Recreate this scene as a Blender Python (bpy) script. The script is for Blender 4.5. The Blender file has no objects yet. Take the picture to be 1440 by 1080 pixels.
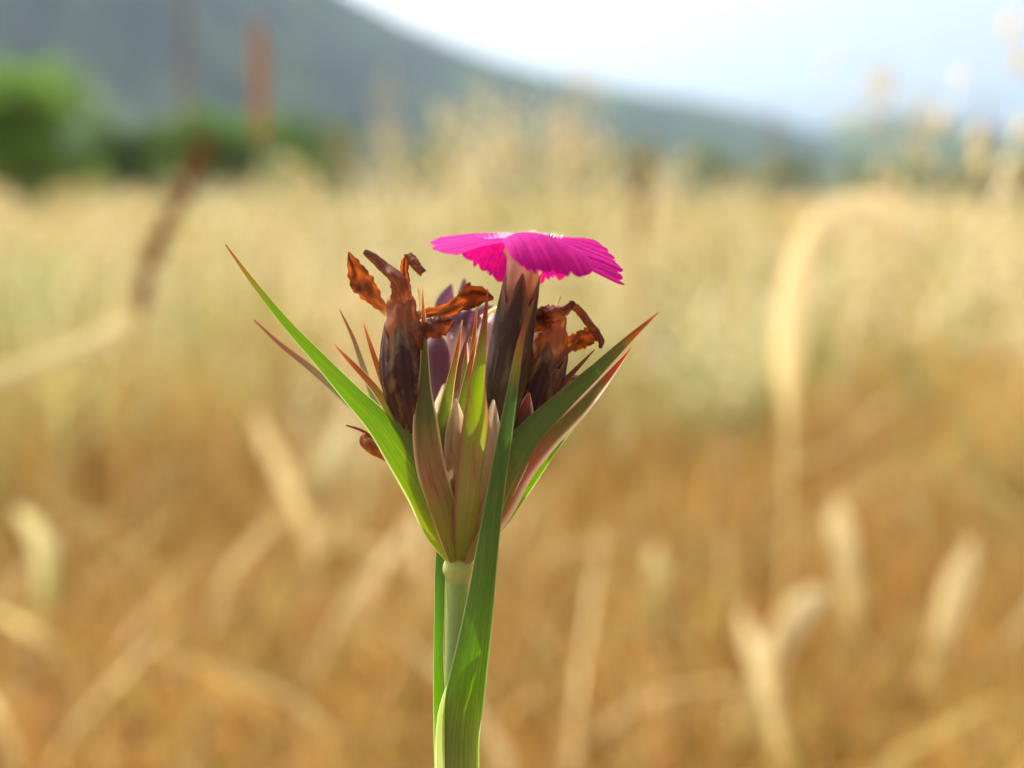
import bpy, math, random
import numpy as np
from mathutils import Vector

random.seed(7)
rng = np.random.default_rng(7)
scene = bpy.context.scene

# ------------------------------------------------------------------ camera
K = 7.0e-5            # metres per photograph pixel in the plane of focus (flower head is 20 mm wide)
FOCUS = 0.115         # metres from lens to flower
S = FOCUS / K
PITCH = math.atan(260.0 / S)
CAM = np.array([0.0, 0.0, 0.42])
cam_data = bpy.data.cameras.new('camera')
cam = bpy.data.objects.new('camera', cam_data)
scene.collection.objects.link(cam)
cam.location = CAM
cam.rotation_euler = (math.pi / 2 - PITCH, 0, 0)
cam_data.sensor_width = 36.0
cam_data.lens = 36.0 * S / 1440.0
cam_data.clip_start = 0.01
cam_data.clip_end = 20000
cam_data.dof.use_dof = True
cam_data.dof.focus_distance = FOCUS
cam_data.dof.aperture_fstop = 11.0
scene.camera = cam

# ------------------------------------------------------------------ sky, sun, exposure
to_sun = Vector((-0.46, 0.50, 0.76)).normalized()
elev = math.asin(to_sun.z)
world = bpy.data.worlds.new('World')
scene.world = world
world.use_nodes = True
wn = world.node_tree.nodes
sky = wn.new('ShaderNodeTexSky')
sky.sky_type = 'NISHITA'
sky.sun_disc = False
sky.sun_elevation = elev
sky.sun_rotation = math.atan2(to_sun.x, to_sun.y)
sky.air_density = 0.7
sky.dust_density = 9.0
sky.ozone_density = 0.4
wn['Background'].inputs['Strength'].default_value = 0.15
pale = wn.new('ShaderNodeHueSaturation')          # milky summer sky, the same all round
pale.inputs['Saturation'].default_value = 0.55
pale.inputs['Value'].default_value = 1.2
world.node_tree.links.new(sky.outputs[0], pale.inputs['Color'])
world.node_tree.links.new(pale.outputs[0], wn['Background'].inputs['Color'])
sun_data = bpy.data.lights.new('sun', 'SUN')
sun_data.energy = 4.6
sun_data.angle = math.radians(0.5)
sun_data.color = (1.0, 0.93, 0.82)
sun = bpy.data.objects.new('sun', sun_data)
scene.collection.objects.link(sun)
sun.rotation_euler = to_sun.to_track_quat('Z', 'Y').to_euler()
sun.location = (-5, 6, 9)
vs = scene.view_settings
vs.view_transform = 'Standard'
vs.look = 'None'
vs.exposure = 0.86
vs.gamma = 1.0
vs.use_curve_mapping = False
scene.cycles.max_bounces = 10
scene.cycles.transmission_bounces = 8
scene.cycles.use_denoising = True
scene.cycles.sample_clamp_indirect = 6.0

# ------------------------------------------------------------------ helpers
RIGHT = np.array([1.0, 0, 0])
FWD = np.array([0, math.cos(PITCH), -math.sin(PITCH)])
UP = np.array([0, math.sin(PITCH), math.cos(PITCH)])


def W(x, y, d=0.0):
    """point seen at photograph pixel x, y, lying d units (of K metres) behind the focus plane"""
    s = K * (1 + d / S)
    return CAM + RIGHT * (x - 720) * s + UP * (540 - y) * s + FWD * (S + d) * K


def far(x, y, dist):
    """point on the ray through pixel x, y at horizontal distance dist"""
    r = RIGHT * (x - 720) / S + UP * (540 - y) / S + FWD
    return CAM + r * (dist / r[1])


def srgb(h):
    h = h.lstrip('#')
    c = [int(h[i:i + 2], 16) / 255 for i in (0, 2, 4)]
    return tuple((v / 12.92 if v <= .04045 else ((v + .055) / 1.055) ** 2.4) for v in c) + (1.0,)


def link(name, mesh, mat=None, parent=None, origin=None):
    o = bpy.data.objects.new(name, mesh)
    scene.collection.objects.link(o)
    if mat:
        mesh.materials.append(mat)
    if parent is not None:
        o.parent = parent
    if origin is not None:
        o.location = origin
    return o


def tag(o, label=None, cat=None, group=None, kind=None):
    if label: o['label'] = label
    if cat: o['category'] = cat
    if group: o['group'] = group
    if kind: o['kind'] = kind
    return o


def empty(name, loc):
    o = bpy.data.objects.new(name, None)
    o.empty_display_size = 0.01
    scene.collection.objects.link(o)
    o.location = loc
    return o


def root_of(parent):
    p = np.zeros(3)
    while parent is not None:
        p = p + np.array(parent.location)
        parent = parent.parent
    return p


def spline(pts, n):
    """Catmull-Rom through rows of pts (any columns), n samples, spaced by the first three columns"""
    P = np.asarray(pts, float)
    seg = np.linalg.norm(np.diff(P[:, :3], axis=0), axis=1)
    t = np.concatenate([[0], np.cumsum(np.maximum(seg, 1e-9))])
    t /= t[-1]
    m = np.gradient(P, t, axis=0) if len(P) > 2 else np.repeat((P[1:] - P[:1]), 2, axis=0)
    out = []
    for u in np.linspace(0, 1, n):
        i = min(max(np.searchsorted(t, u) - 1, 0), len(t) - 2)
        h = t[i + 1] - t[i]
        s = (u - t[i]) / h
        out.append((2*s**3 - 3*s**2 + 1) * P[i] + (s**3 - 2*s**2 + s) * h * m[i]
                   + (-2*s**3 + 3*s**2) * P[i + 1] + (s**3 - s**2) * h * m[i + 1])
    return np.array(out)


def grid_mesh(name, G, close=False):
    """G: (na, nc, 3) grid -> mesh with UV (u across, v along)"""
    na, nc = G.shape[:2]
    faces, uvs = [], []
    cols = nc if close else nc - 1
    for i in range(na - 1):
        for j in range(cols):
            j2 = (j + 1) % nc
            faces.append((i*nc + j, i*nc + j2, (i+1)*nc + j2, (i+1)*nc + j))
            u0, u1 = j / cols, (j + 1) / cols
            v0, v1 = i / (na - 1), (i + 1) / (na - 1)
            uvs += [(u0, v0), (u1, v0), (u1, v1), (u0, v1)]
    me = bpy.data.meshes.new(name)
    me.from_pydata([tuple(p) for p in G.reshape(-1, 3)], [], faces)
    uv = me.uv_layers.new(name='UVMap')
    uv.data.foreach_set('uv', np.array(uvs, float).ravel())
    me.polygons.foreach_set('use_smooth', np.ones(len(faces), bool))
    return me


def frames(C):
    T = np.gradient(C, axis=0)
    T /= np.linalg.norm(T, axis=1)[:, None]
    side = np.cross(T, -FWD)
    ln = np.linalg.norm(side, axis=1)[:, None]
    side = np.where(ln > 1e-4, side / np.maximum(ln, 1e-9), RIGHT)
    nrm = np.cross(side, T)
    return T, side, nrm


def sheet(name, pts, mat, parent, na=30, nc=9, wr=0.0, seed=0, jag=0.0, flip=False):
    """a leaf or petal swept along pts = (x, y, depth, width, roll in degrees, curl in degrees)"""
    rows = []
    for p in pts:
        p = list(p) + [0, 0][:6 - len(p)] if len(p) < 6 else list(p)
        w = W(*p[:3])
        rows.append([*w, p[3] * K * (1 + p[2] / S), math.radians(p[4]), math.radians(p[5])])
    R = spline(rows, na)
    C, wd, roll, curl = R[:, :3], np.maximum(R[:, 3], 1e-6), R[:, 4], R[:, 5]
    T, side, nrm = frames(C)
    r = np.random.default_rng(seed + 11)
    ph = r.uniform(0, 6.28, 8)
    G = np.zeros((na, nc, 3))
    for j in range(nc):
        c = -1 + 2 * j / (nc - 1)
        s = side * np.cos(roll)[:, None] + nrm * np.sin(roll)[:, None]
        n = nrm * np.cos(roll)[:, None] - side * np.sin(roll)[:, None]
        tt = np.linspace(0, 1, na)
        ed = 1 + jag * abs(c) ** 3 * (np.sin(tt * 37 + ph[6] + c) + np.sin(tt * 61 + ph[7]))
        cu = np.where(np.abs(curl) < 1e-3, 1e-3, curl)
        Rr = wd / cu
        off = s * (Rr * np.sin(c * cu / 2) * ed)[:, None] + n * (Rr * (1 - np.cos(c * cu / 2)))[:, None]
        wob = wr * wd * (np.sin(tt * 17 + c * 2.3 + ph[0]) * .5 + np.sin(tt * 31 - c * 4 + ph[1]) * .3
                         + np.sin(tt * 7 + c * 6 + ph[2]) * .5)
        G[:, j] = C + off + n * wob[:, None]
    G -= root_of(parent)
    return link(name, grid_mesh(name, G), mat, parent)


def tube(name, pts, mat, parent, na=30, nc=24, ribs=0, rib_amp=0.0, teeth=0, tooth=0.0, squash=1.0,
         wr=0.0, seed=0, cap=True):
    """closed round body along pts = (x, y, depth, radius)"""
    rows = [[*W(*p[:3]), p[3] * K * (1 + p[2] / S)] for p in pts]
    R = spline(rows, 160)
    C, rad = R[:, :3], np.maximum(R[:, 3], 1e-6)
    T, side, nrm = frames(C)
    G = np.zeros((na, nc, 3))
    idx = np.arange(160)
    r = np.random.default_rng(seed + 3)
    ph = r.uniform(0, 6.28, 6)
    for j in range(nc):
        a = 2 * math.pi * j / nc
        lim = 1.0
        if teeth:
            f = (j / nc * teeth + .25) % 1.0
            lim = 1 - tooth * (1 - (1 - abs(2 * f - 1)))
        t = np.linspace(0, lim, na) * 159
        rr = np.interp(t, idx, rad) * (1 + rib_amp * math.cos(ribs * a))
        if wr:
            rr = rr * (1 + wr * (np.sin(t * .09 + 3 * a + ph[0]) + .6 * np.sin(t * .21 + 5 * a + ph[1])))
        c = np.stack([np.interp(t, idx, C[:, k]) for k in range(3)], 1)
        s = np.stack([np.interp(t, idx, side[:, k]) for k in range(3)], 1)
        n = np.stack([np.interp(t, idx, nrm[:, k]) for k in range(3)], 1)
        G[:, j] = c + s * (rr * math.cos(a))[:, None] + n * (rr * math.sin(a) * squash)[:, None]
    G -= root_of(parent)
    return link(name, grid_mesh(name, G, close=True), mat, parent)


def patch(name, ctrl, mat, parent, teeth=9, depth=0.13, seed=0, n=36, wr=0.0):
    """bicubic petal: ctrl[i][j] = (x, y, d), i along (0 throat .. 3 rim), j across; toothed rim"""
    Cp = np.array([[W(*q) for q in row] for row in ctrl])
    r = np.random.default_rng(seed)
    cuts = np.sort(r.uniform(0, 1, teeth - 1) * .35 + np.linspace(0, 1, teeth + 1)[1:-1] * .65)
    bounds = np.concatenate([[0], cuts, [1]])
    hts = r.uniform(.5, 1.0, teeth)
    B = lambda t: np.array([(1-t)**3, 3*t*(1-t)**2, 3*t*t*(1-t), t**3])
    G = np.zeros((n, n * 2, 3))
    for j in range(n * 2):
        u = j / (n * 2 - 1)
        k = min(np.searchsorted(bounds, u, side='right') - 1, teeth - 1)
        f = (u - bounds[k]) / (bounds[k + 1] - bounds[k])
        lim = 1 - depth * (1 - hts[k] * math.sin(math.pi * min(max(f, 0), 1)) ** .5)
        bu = B(u)
        for i in range(n):
            v = i / (n - 1) * lim
            p = np.einsum('i,j,ijk->k', B(v), bu, Cp)
            fold = wr * v * (.5 * math.sin(u * 41 + seed + 3 * v) + .9 * math.sin(u * 13 + seed * 2 + v * 4) + .5 * math.sin(u * 7 - v * 9))
            G[i, j] = p + UP * fold * K
    G -= root_of(parent)
    return link(name, grid_mesh(name, G), mat, parent)


# ------------------------------------------------------------------ materials
def ramp(nt, stops):
    n = nt.nodes.new('ShaderNodeValToRGB')
    e = n.color_ramp.elements
    while len(e) > 1:
        e.remove(e[-1])
    e[0].position, e[0].color = stops[0][0], srgb(stops[0][1])
    for p, c in stops[1:]:
        k = e.new(p)
        k.color = srgb(c)
    return n


def mix(nt, a, b, fac, mode='MIX'):
    n = nt.nodes.new('ShaderNodeMix')
    n.data_type = 'RGBA'
    n.blend_type = mode
    for sock, val in ((n.inputs[0], fac), (n.inputs[6], a), (n.inputs[7], b)):
        if hasattr(val, 'is_linked') or isinstance(val, bpy.types.NodeSocket):
            nt.links.new(val, sock)
        else:
            sock.default_value = val
    return n.outputs[2]


def math_n(nt, op, a, b=None, c=None):
    n = nt.nodes.new('ShaderNodeMath')
    n.operation = op
    for i, v in enumerate((a, b, c)):
        if v is None: continue
        if isinstance(v, bpy.types.NodeSocket):
            nt.links.new(v, n.inputs[i])
        else:
            n.inputs[i].default_value = v
    return n.outputs[0]


def tissue(name, stops, transl=0.45, rough=0.5, veins=9, vein_amt=0.25, vein_col=None, edge=None, edge_w=0.08,
           tcol=None, spot=None, spot_amt=0.4, spot_scale=9.0, stretch=0.25, spec=0.35, bump=0.3, along_noise=0.06,
           sheen=0.0):
    """plant tissue: colour runs along v, veins run along the length, light comes through it"""
    m = bpy.data.materials.new(name)
    m.use_nodes = True
    nt = m.node_tree
    nt.nodes.clear()
    L = nt.links.new
    out = nt.nodes.new('ShaderNodeOutputMaterial')
    uv = nt.nodes.new('ShaderNodeUVMap')
    sep = nt.nodes.new('ShaderNodeSeparateXYZ')
    L(uv.outputs[0], sep.inputs[0])
    mp = nt.nodes.new('ShaderNodeMapping')
    L(uv.outputs[0], mp.inputs[0])
    mp.inputs['Scale'].default_value = (1.0, stretch * 4, 1)
    no = nt.nodes.new('ShaderNodeTexNoise')
    no.inputs['Scale'].default_value = spot_scale
    no.inputs['Detail'].default_value = 5
    L(mp.outputs[0], no.inputs['Vector'])
    v = math_n(nt, 'ADD', sep.outputs[1], math_n(nt, 'MULTIPLY', math_n(nt, 'SUBTRACT', no.outputs[0], 0.5), along_noise * 4))
    rp = ramp(nt, stops)
    L(v, rp.inputs[0])
    col = rp.outputs[0]
    # veins
    mv = nt.nodes.new('ShaderNodeMapping')
    L(uv.outputs[0], mv.inputs[0])
    mv.inputs['Scale'].default_value = (veins * 2.0, 1.2, 1)
    nv = nt.nodes.new('ShaderNodeTexNoise')
    nv.inputs['Scale'].default_value = 1.6
    nv.inputs['Detail'].default_value = 5
    L(mv.outputs[0], nv.inputs['Vector'])
    wv = math_n(nt, 'SINE', math_n(nt, 'ADD', math_n(nt, 'MULTIPLY', sep.outputs[0], veins * 6.283),
                                    math_n(nt, 'MULTIPLY', nv.outputs[0], 2.0)))
    vein = math_n(nt, 'ADD', math_n(nt, 'MULTIPLY', wv, 0.11), nv.outputs[0])
    vr = nt.nodes.new('ShaderNodeMapRange')
    vr.inputs[1].default_value, vr.inputs[2].default_value = 0.3, 0.8
    L(vein, vr.inputs[0])
    vfac = math_n(nt, 'MULTIPLY', vr.outputs[0], vein_amt)
    vc = srgb(vein_col) if vein_col else (0.03, 0.03, 0.01, 1)
    col = mix(nt, col, vc, vfac)
    if spot:
        sr = nt.nodes.new('ShaderNodeMapRange')
        sr.inputs[1].default_value, sr.inputs[2].default_value = 0.5, 0.68
        L(no.outputs[0], sr.inputs[0])
        col = mix(nt, col, srgb(spot), math_n(nt, 'MULTIPLY', sr.outputs[0], spot_amt))
    if edge:  # margin tint: papery edge, with the sunlit rim painted in on pale ones
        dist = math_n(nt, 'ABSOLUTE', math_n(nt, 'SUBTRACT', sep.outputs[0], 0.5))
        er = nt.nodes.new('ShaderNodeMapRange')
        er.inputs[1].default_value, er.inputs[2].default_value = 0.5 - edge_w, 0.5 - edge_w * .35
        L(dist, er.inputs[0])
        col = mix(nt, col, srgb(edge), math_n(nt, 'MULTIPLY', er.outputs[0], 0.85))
    pb = nt.nodes.new('ShaderNodeBsdfPrincipled')
    L(col, pb.inputs['Base Color'])
    pb.inputs['Roughness'].default_value = rough
    pb.inputs['Specular IOR Level'].default_value = spec
    if sheen:
        pb.inputs['Sheen Weight'].default_value = sheen
        pb.inputs['Sheen Roughness'].default_value = 0.35
    bp = nt.nodes.new('ShaderNodeBump')
    bp.inputs['Strength'].default_value = bump
    bp.inputs['Distance'].default_value = 0.0002
    L(vein, bp.inputs['Height'])
    L(bp.outputs[0], pb.inputs['Normal'])
    tr = nt.nodes.new('ShaderNodeBsdfTranslucent')
    if tcol:  # through-colour in noise patches, imitating sunlit patches on the withered petals
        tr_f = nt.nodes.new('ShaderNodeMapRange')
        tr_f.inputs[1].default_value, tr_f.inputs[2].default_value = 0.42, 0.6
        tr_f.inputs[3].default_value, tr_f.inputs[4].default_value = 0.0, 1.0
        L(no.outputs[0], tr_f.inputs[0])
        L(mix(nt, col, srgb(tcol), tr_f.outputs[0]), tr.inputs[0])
    else:
        g = nt.nodes.new('ShaderNodeHueSaturation')
        g.inputs['Saturation'].default_value = 1.15
        g.inputs['Value'].default_value = 1.7
        L(col, g.inputs['Color'])
        L(g.outputs[0], tr.inputs[0])
    ms = nt.nodes.new('ShaderNodeMixShader')
    ms.inputs[0].default_value = transl
    L(pb.outputs[0], ms.inputs[1])
    L(tr.outputs[0], ms.inputs[2])
    L(ms.outputs[0], out.inputs[0])
    return m


M = {}
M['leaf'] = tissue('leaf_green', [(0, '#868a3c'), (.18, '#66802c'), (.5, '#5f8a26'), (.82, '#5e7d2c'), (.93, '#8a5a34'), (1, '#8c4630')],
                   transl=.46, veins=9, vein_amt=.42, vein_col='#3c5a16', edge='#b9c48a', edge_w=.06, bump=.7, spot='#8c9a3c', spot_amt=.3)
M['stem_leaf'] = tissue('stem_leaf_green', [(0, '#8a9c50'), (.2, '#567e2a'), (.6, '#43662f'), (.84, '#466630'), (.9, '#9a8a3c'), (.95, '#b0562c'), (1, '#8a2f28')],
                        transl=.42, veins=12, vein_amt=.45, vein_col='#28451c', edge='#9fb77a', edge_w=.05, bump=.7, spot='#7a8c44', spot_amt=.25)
M['leaf_pale'] = tissue('leaf_sheath_pale', [(0, '#a0aa70'), (.6, '#93a85c'), (1, '#b8c48c')], transl=.4, veins=6, vein_amt=.25, edge='#d0d0a8', edge_w=.1)
M['leaf_right'] = tissue('leaf_shaded_green', [(0, '#9a8f5a'), (.2, '#93904f'), (.38, '#5c7a34'), (.7, '#48652b'), (.84, '#5b5f2e'), (.9, '#8e4230'), (1, '#c06a44')],
                         transl=.35, veins=12, vein_amt=.5, vein_col='#2e3c1a', edge='#8a6a4a', edge_w=.05, bump=.7, spot='#7c7440', spot_amt=.3)  # green darkened to paint the unlit front of the right leaf
M['bract'] = tissue('bract_scale', [(0, '#8a9440'), (.14, '#8e9446'), (.25, '#9c8e54'), (.32, '#a48464'), (.45, '#8f8250'), (.54, '#56703a'), (.74, '#486530'), (.85, '#7a6a34'), (.92, '#a4603a'), (1, '#c88a5c')],
                    transl=.42, veins=11, vein_amt=.4, vein_col='#6c4438', edge='#d9c9a0', edge_w=.13, spot='#8e4a48', spot_amt=.6, spot_scale=5, bump=.8, spec=.2)
M['bract_green'] = tissue('bract_olive', [(0, '#8c9640'), (.16, '#94a04a'), (.27, '#a29e5c'), (.38, '#a09a5a'), (.48, '#8c9a40'), (.6, '#7a9a26'), (.76, '#6c842c'), (.84, '#6b5a2c'), (.9, '#98543a'), (1, '#b86a4a')],
                          transl=.5, veins=11, vein_amt=.4, vein_col='#5d6a2a', edge='#a0605a', edge_w=.16, spot='#a86a5c', spot_amt=.55, spot_scale=4, bump=.8, spec=.2)  # lime stretch of the awn is transmitted sunlight put into the ramp
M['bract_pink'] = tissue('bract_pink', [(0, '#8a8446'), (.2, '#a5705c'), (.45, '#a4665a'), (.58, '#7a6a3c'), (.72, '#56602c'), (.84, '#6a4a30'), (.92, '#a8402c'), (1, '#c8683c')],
                         transl=.35, veins=6, vein_amt=.25, edge='#e6d5c2', edge_w=.22, rough=.35)  # wide pale margin: papery edge plus its sunlit shine put into the colour
M['awn_red'] = tissue('awn_red', [(0, '#8c8c4e'), (.25, '#6f8038'), (.5, '#66702f'), (.66, '#75552f'), (.82, '#80402e'), (.95, '#a06444'), (1, '#d8b080')],
                      transl=.38, veins=5, vein_amt=.35, edge='#c0a880', edge_w=.12, spec=.2)
M['awn_brown'] = tissue('awn_brown', [(0, '#c2ab88'), (.25, '#9a7a5e'), (.45, '#5d4636'), (.75, '#553629'), (1, '#6c4030')],
                        transl=.3, veins=4, vein_amt=.3, edge='#8c6a52', edge_w=.1)
M['awn_olive'] = tissue('awn_olive', [(0, '#7c8244'), (.3, '#68803a'), (.6, '#667048'), (.8, '#6d5040'), (1, '#7a4638')],
                        transl=.35, veins=4, vein_amt=.2, edge='#a09a70', edge_w=.1)
M['hyaline'] = tissue('papery_scale', [(0, '#8b8048'), (.25, '#a08a62'), (.6, '#b3a27c'), (.85, '#c9b792'), (1, '#e0d2b4')],
                      transl=.5, veins=13, vein_amt=.4, vein_col='#7d5444', edge='#e5d9c0', edge_w=.12, spot='#8e5450', spot_amt=.6, spot_scale=5, bump=.8, spec=.2)
M['stem'] = tissue('stem_green', [(0, '#6c8e5c'), (.12, '#6e9264'), (.5, '#68905e'), (.9, '#6c9068'), (1, '#78964e')], transl=0, veins=8, vein_amt=.12,
                   vein_col='#4c6c3c', rough=.45, spec=.4, bump=.15)
M['node'] = tissue('stem_node', [(0, '#7d9a66'), (.4, '#96a458'), (.7, '#8a9044'), (1, '#80803c')], transl=0, veins=8, vein_amt=.1, rough=.45)
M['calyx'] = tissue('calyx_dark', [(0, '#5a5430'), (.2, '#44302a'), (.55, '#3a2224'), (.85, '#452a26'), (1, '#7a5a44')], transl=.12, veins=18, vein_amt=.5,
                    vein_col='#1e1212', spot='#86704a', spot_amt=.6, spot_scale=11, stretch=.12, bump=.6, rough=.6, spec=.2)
M['calyx_fresh'] = tissue('calyx_fresh', [(0, '#5c5832'), (.25, '#443a2a'), (.6, '#3c2a26'), (.85, '#45302a'), (1, '#846650')], transl=.12, veins=18,
                          vein_amt=.5, vein_col='#1e1614', spot='#7d7044', spot_amt=.4, spot_scale=9, stretch=.1, bump=.6, rough=.6, spec=.2)
M['calyx_back'] = tissue('calyx_purple', [(0, '#8a8a62'), (.4, '#7d5f64'), (1, '#6d4a58')], transl=.3, veins=12, vein_amt=.3, vein_col='#4a3038')
M['calyx_pale'] = tissue('calyx_pale', [(0, '#b8b094'), (.4, '#e2dccb'), (.75, '#c9b2a6'), (1, '#7a5a66')], transl=.4, veins=12, vein_amt=.15, vein_col='#8a7064')
M['claw'] = tissue('petal_claw_brown', [(0, '#8a6440'), (.3, '#a8703f'), (.6, '#9a5a32'), (1, '#a5623a')], transl=.35, veins=12, vein_amt=.45, vein_col='#5a2a18',
                   spot='#d9b98c', spot_amt=.4, spot_scale=5, stretch=.15, tcol='#e08a3c')
M['claw_fresh'] = tissue('petal_claw_pale', [(0, '#4c2c22'), (.3, '#8a5638'), (.5, '#c09a80'), (.72, '#dcc6b6'), (1, '#dcb0c2')], transl=.3, veins=6, vein_amt=.6,
                         vein_col='#6a3c2c', spot='#8a5638', spot_amt=.5, spot_scale=3, stretch=.1)
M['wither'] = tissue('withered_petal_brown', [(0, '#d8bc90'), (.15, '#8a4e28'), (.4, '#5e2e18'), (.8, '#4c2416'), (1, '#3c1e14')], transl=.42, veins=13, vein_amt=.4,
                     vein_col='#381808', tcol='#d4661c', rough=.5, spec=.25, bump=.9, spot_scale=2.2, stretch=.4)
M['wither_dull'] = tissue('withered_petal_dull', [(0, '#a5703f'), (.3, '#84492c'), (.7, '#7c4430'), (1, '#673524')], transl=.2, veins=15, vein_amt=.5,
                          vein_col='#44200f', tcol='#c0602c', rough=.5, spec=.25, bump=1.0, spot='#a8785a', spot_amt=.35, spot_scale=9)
M['wither_purple'] = tissue('withered_petal_purple', [(0, '#a08c80'), (.3, '#6e4c58'), (1, '#5d4052')], transl=.35, veins=8, vein_amt=.25, vein_col='#3a2430')
M['petal'] = tissue('petal_magenta', [(0, '#d888c0'), (.1, '#c41c94'), (.5, '#b80c86'), (1, '#c2108a')], transl=.38, veins=13, vein_amt=.6, vein_col='#6c066c',
                    tcol='#e01468', rough=.75, spec=.08, bump=.7, along_noise=.02)
M['anther'] = tissue('anther_blue', [(0, '#e0d8e8'), (.6, '#8a86b8'), (1, '#565a9a')], transl=.1, veins=3, vein_amt=.1)
M['hair'] = tissue('hair_white', [(0, '#f4e8ee'), (1, '#ffffff')], transl=.4, veins=1, vein_amt=0)
M['filament'] = tissue('filament_cream', [(0, '#e6dcb4'), (1, '#d6c88c')], transl=.3, veins=2, vein_amt=.1)


def tinted(name, transl=.45, rough=.6):
    """grass: every blade carries its own straw or green colour"""
    m = bpy.data.materials.new(name)
    m.use_nodes = True
    nt = m.node_tree
    nt.nodes.clear()
    out = nt.nodes.new('ShaderNodeOutputMaterial')
    at = nt.nodes.new('ShaderNodeAttribute')
    at.attribute_name = 'tint'
    d = nt.nodes.new('ShaderNodeBsdfPrincipled')
    d.inputs['Roughness'].default_value = rough
    d.inputs['Specular IOR Level'].default_value = 0.3
    nt.links.new(at.outputs['Color'], d.inputs['Base Color'])
    t = nt.nodes.new('ShaderNodeBsdfTranslucent')
    nt.links.new(at.outputs['Color'], t.inputs[0])
    s = nt.nodes.new('ShaderNodeMixShader')
    s.inputs[0].default_value = transl
    nt.links.new(d.outputs[0], s.inputs[1])
    nt.links.new(t.outputs[0], s.inputs[2])
    nt.links.new(s.outputs[0], out.inputs[0])
    return m


M['grass'] = tinted('meadow_grass')
M['foliage'] = tinted('tree_foliage', transl=.35)


def earth(name, cols, scale, detail=6, bump=.4, bdist=.02, rough=.9):
    m = bpy.data.materials.new(name)
    m.use_nodes = True
    nt = m.node_tree
    pb = nt.nodes['Principled BSDF']
    pb.inputs['Roughness'].default_value = rough
    pb.inputs['Specular IOR Level'].default_value = .15
    tc = nt.nodes.new('ShaderNodeTexCoord')
    n = nt.nodes.new('ShaderNodeTexNoise')
    n.inputs['Scale'].default_value = scale
    n.inputs['Detail'].default_value = detail
    n.inputs['Roughness'].default_value = .65
    nt.links.new(tc.outputs['Object'], n.inputs['Vector'])
    r = ramp(nt, cols)
    nt.links.new(n.outputs[0], r.inputs[0])
    nt.links.new(r.outputs[0], pb.inputs['Base Color'])
    b = nt.nodes.new('ShaderNodeBump')
    b.inputs['Strength'].default_value = bump
    b.inputs['Distance'].default_value = bdist
    nt.links.new(n.outputs[0], b.inputs['Height'])
    nt.links.new(b.outputs[0], pb.inputs['Normal'])
    return m


M['soil'] = earth('dry_litter_soil', [(.3, '#744e24'), (.5, '#9a7036'), (.7, '#b59052')], 9.0)
M['forest'] = earth('wooded_hillside', [(.34, '#16211a'), (.5, '#243222'), (.6, '#40522a'), (.72, '#5c6234')], .02, bump=1.0, bdist=6)
M['bark'] = earth('bark', [(.3, '#3c2e22'), (.7, '#6a5642')], 12.0)

# ------------------------------------------------------------------ ground and hills
gx = np.concatenate([-np.geomspace(3000, .3, 40), np.geomspace(.3, 3000, 40)])
gy = np.concatenate([-np.geomspace(600, .3, 24), np.geomspace(.3, 3000, 60)])
GX, GY = np.meshgrid(gx, gy)
GZ = .012 * np.sin(GX * 5.1 + 1) * np.cos(GY * 4.3) * np.exp(-np.hypot(GX, GY) / 30)
GZ -= .012
ground = link('ground', grid_mesh('ground', np.stack([GX, GY, GZ], 2)), M['soil'])
tag(ground, kind='structure')


def hill(name, ridge, dist, front, back, seed):
    r = np.random.default_rng(seed)
    nx, ny = 260, 60
    xs = np.linspace(ridge[0][0], ridge[-1][0], nx)
    ys = np.interp(xs, [p[0] for p in ridge], [p[1] for p in ridge])
    ker = np.ones(9) / 9
    ys = np.convolve(np.pad(ys, 4, mode='edge'), ker, 'valid')
    ds = np.interp(xs, [p[0] for p in dist], [p[1] for p in dist])
    G = np.zeros((ny, nx, 3))
    for i in range(nx):
        top = far(xs[i], ys[i], ds[i])
        top[2] = max(top[2], 1.0)
        for j in range(ny):
            f = j / (ny - 1)
            if f < .72:
                g = f / .72
                prof = g * g * (3 - 2 * g) * .6 + g * .4
                y = top[1] - front * (1 - g)
            else:
                g = (f - .72) / .28
                prof = 1 - g * g
                y = top[1] + back * g
            x = top[0] * (y / top[1]) ** .6
            bumpz = (math.sin(x * .021 + y * .017 + seed) * 3 + math.sin(x * .05 - y * .043) * 1.5) * min(prof, 1) * min(1, (1 - prof) * 6 + .1)
            G[j, i] = (x, y, top[2] * prof - 1.5 + bumpz + r.uniform(0, 2.2) * min(1, prof * 3))
    o = link(name, grid_mesh(name, G), M['forest'])
    return tag(o, kind='structure')


hill('hill', [(-1500, 100), (-900, -60), (-300, -210), (0, -220), (250, -160), (400, -75), (480, -14), (560, 24), (640, 64), (720, 94), (800, 114),
              (900, 128), (1000, 144), (1080, 164), (1160, 190), (1260, 235), (1360, 279)],
     [(-1500, 450), (0, 480), (500, 650), (1360, 1000)], 330, 300, 1)
hill('hill', [(700, 258), (900, 230), (1060, 208), (1140, 188), (1190, 168), (1250, 156), (1300, 163), (1350, 177), (1400, 188), (1460, 190),
              (1620, 172), (1900, 145), (2300, 185), (2700, 240)],
     [(700, 1100), (1300, 820), (2700, 800)], 330, 300, 2)


# ------------------------------------------------------------------ the carnation
base_top = W(640, 1090, 0)
base = np.array([base_top[0] - .006, base_top[1] + .012, 0.0])
plant = empty('carnation', base)
tag(plant, 'carnation with one magenta flower above withered brown ones on a green stem', 'flower')


def loc(p):
    v = np.asarray(p) - CAM
    d = v @ FWD / K - S
    s = K * (1 + d / S)
    return (720 + v @ RIGHT / s, 540 - v @ UP / s, d)


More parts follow.
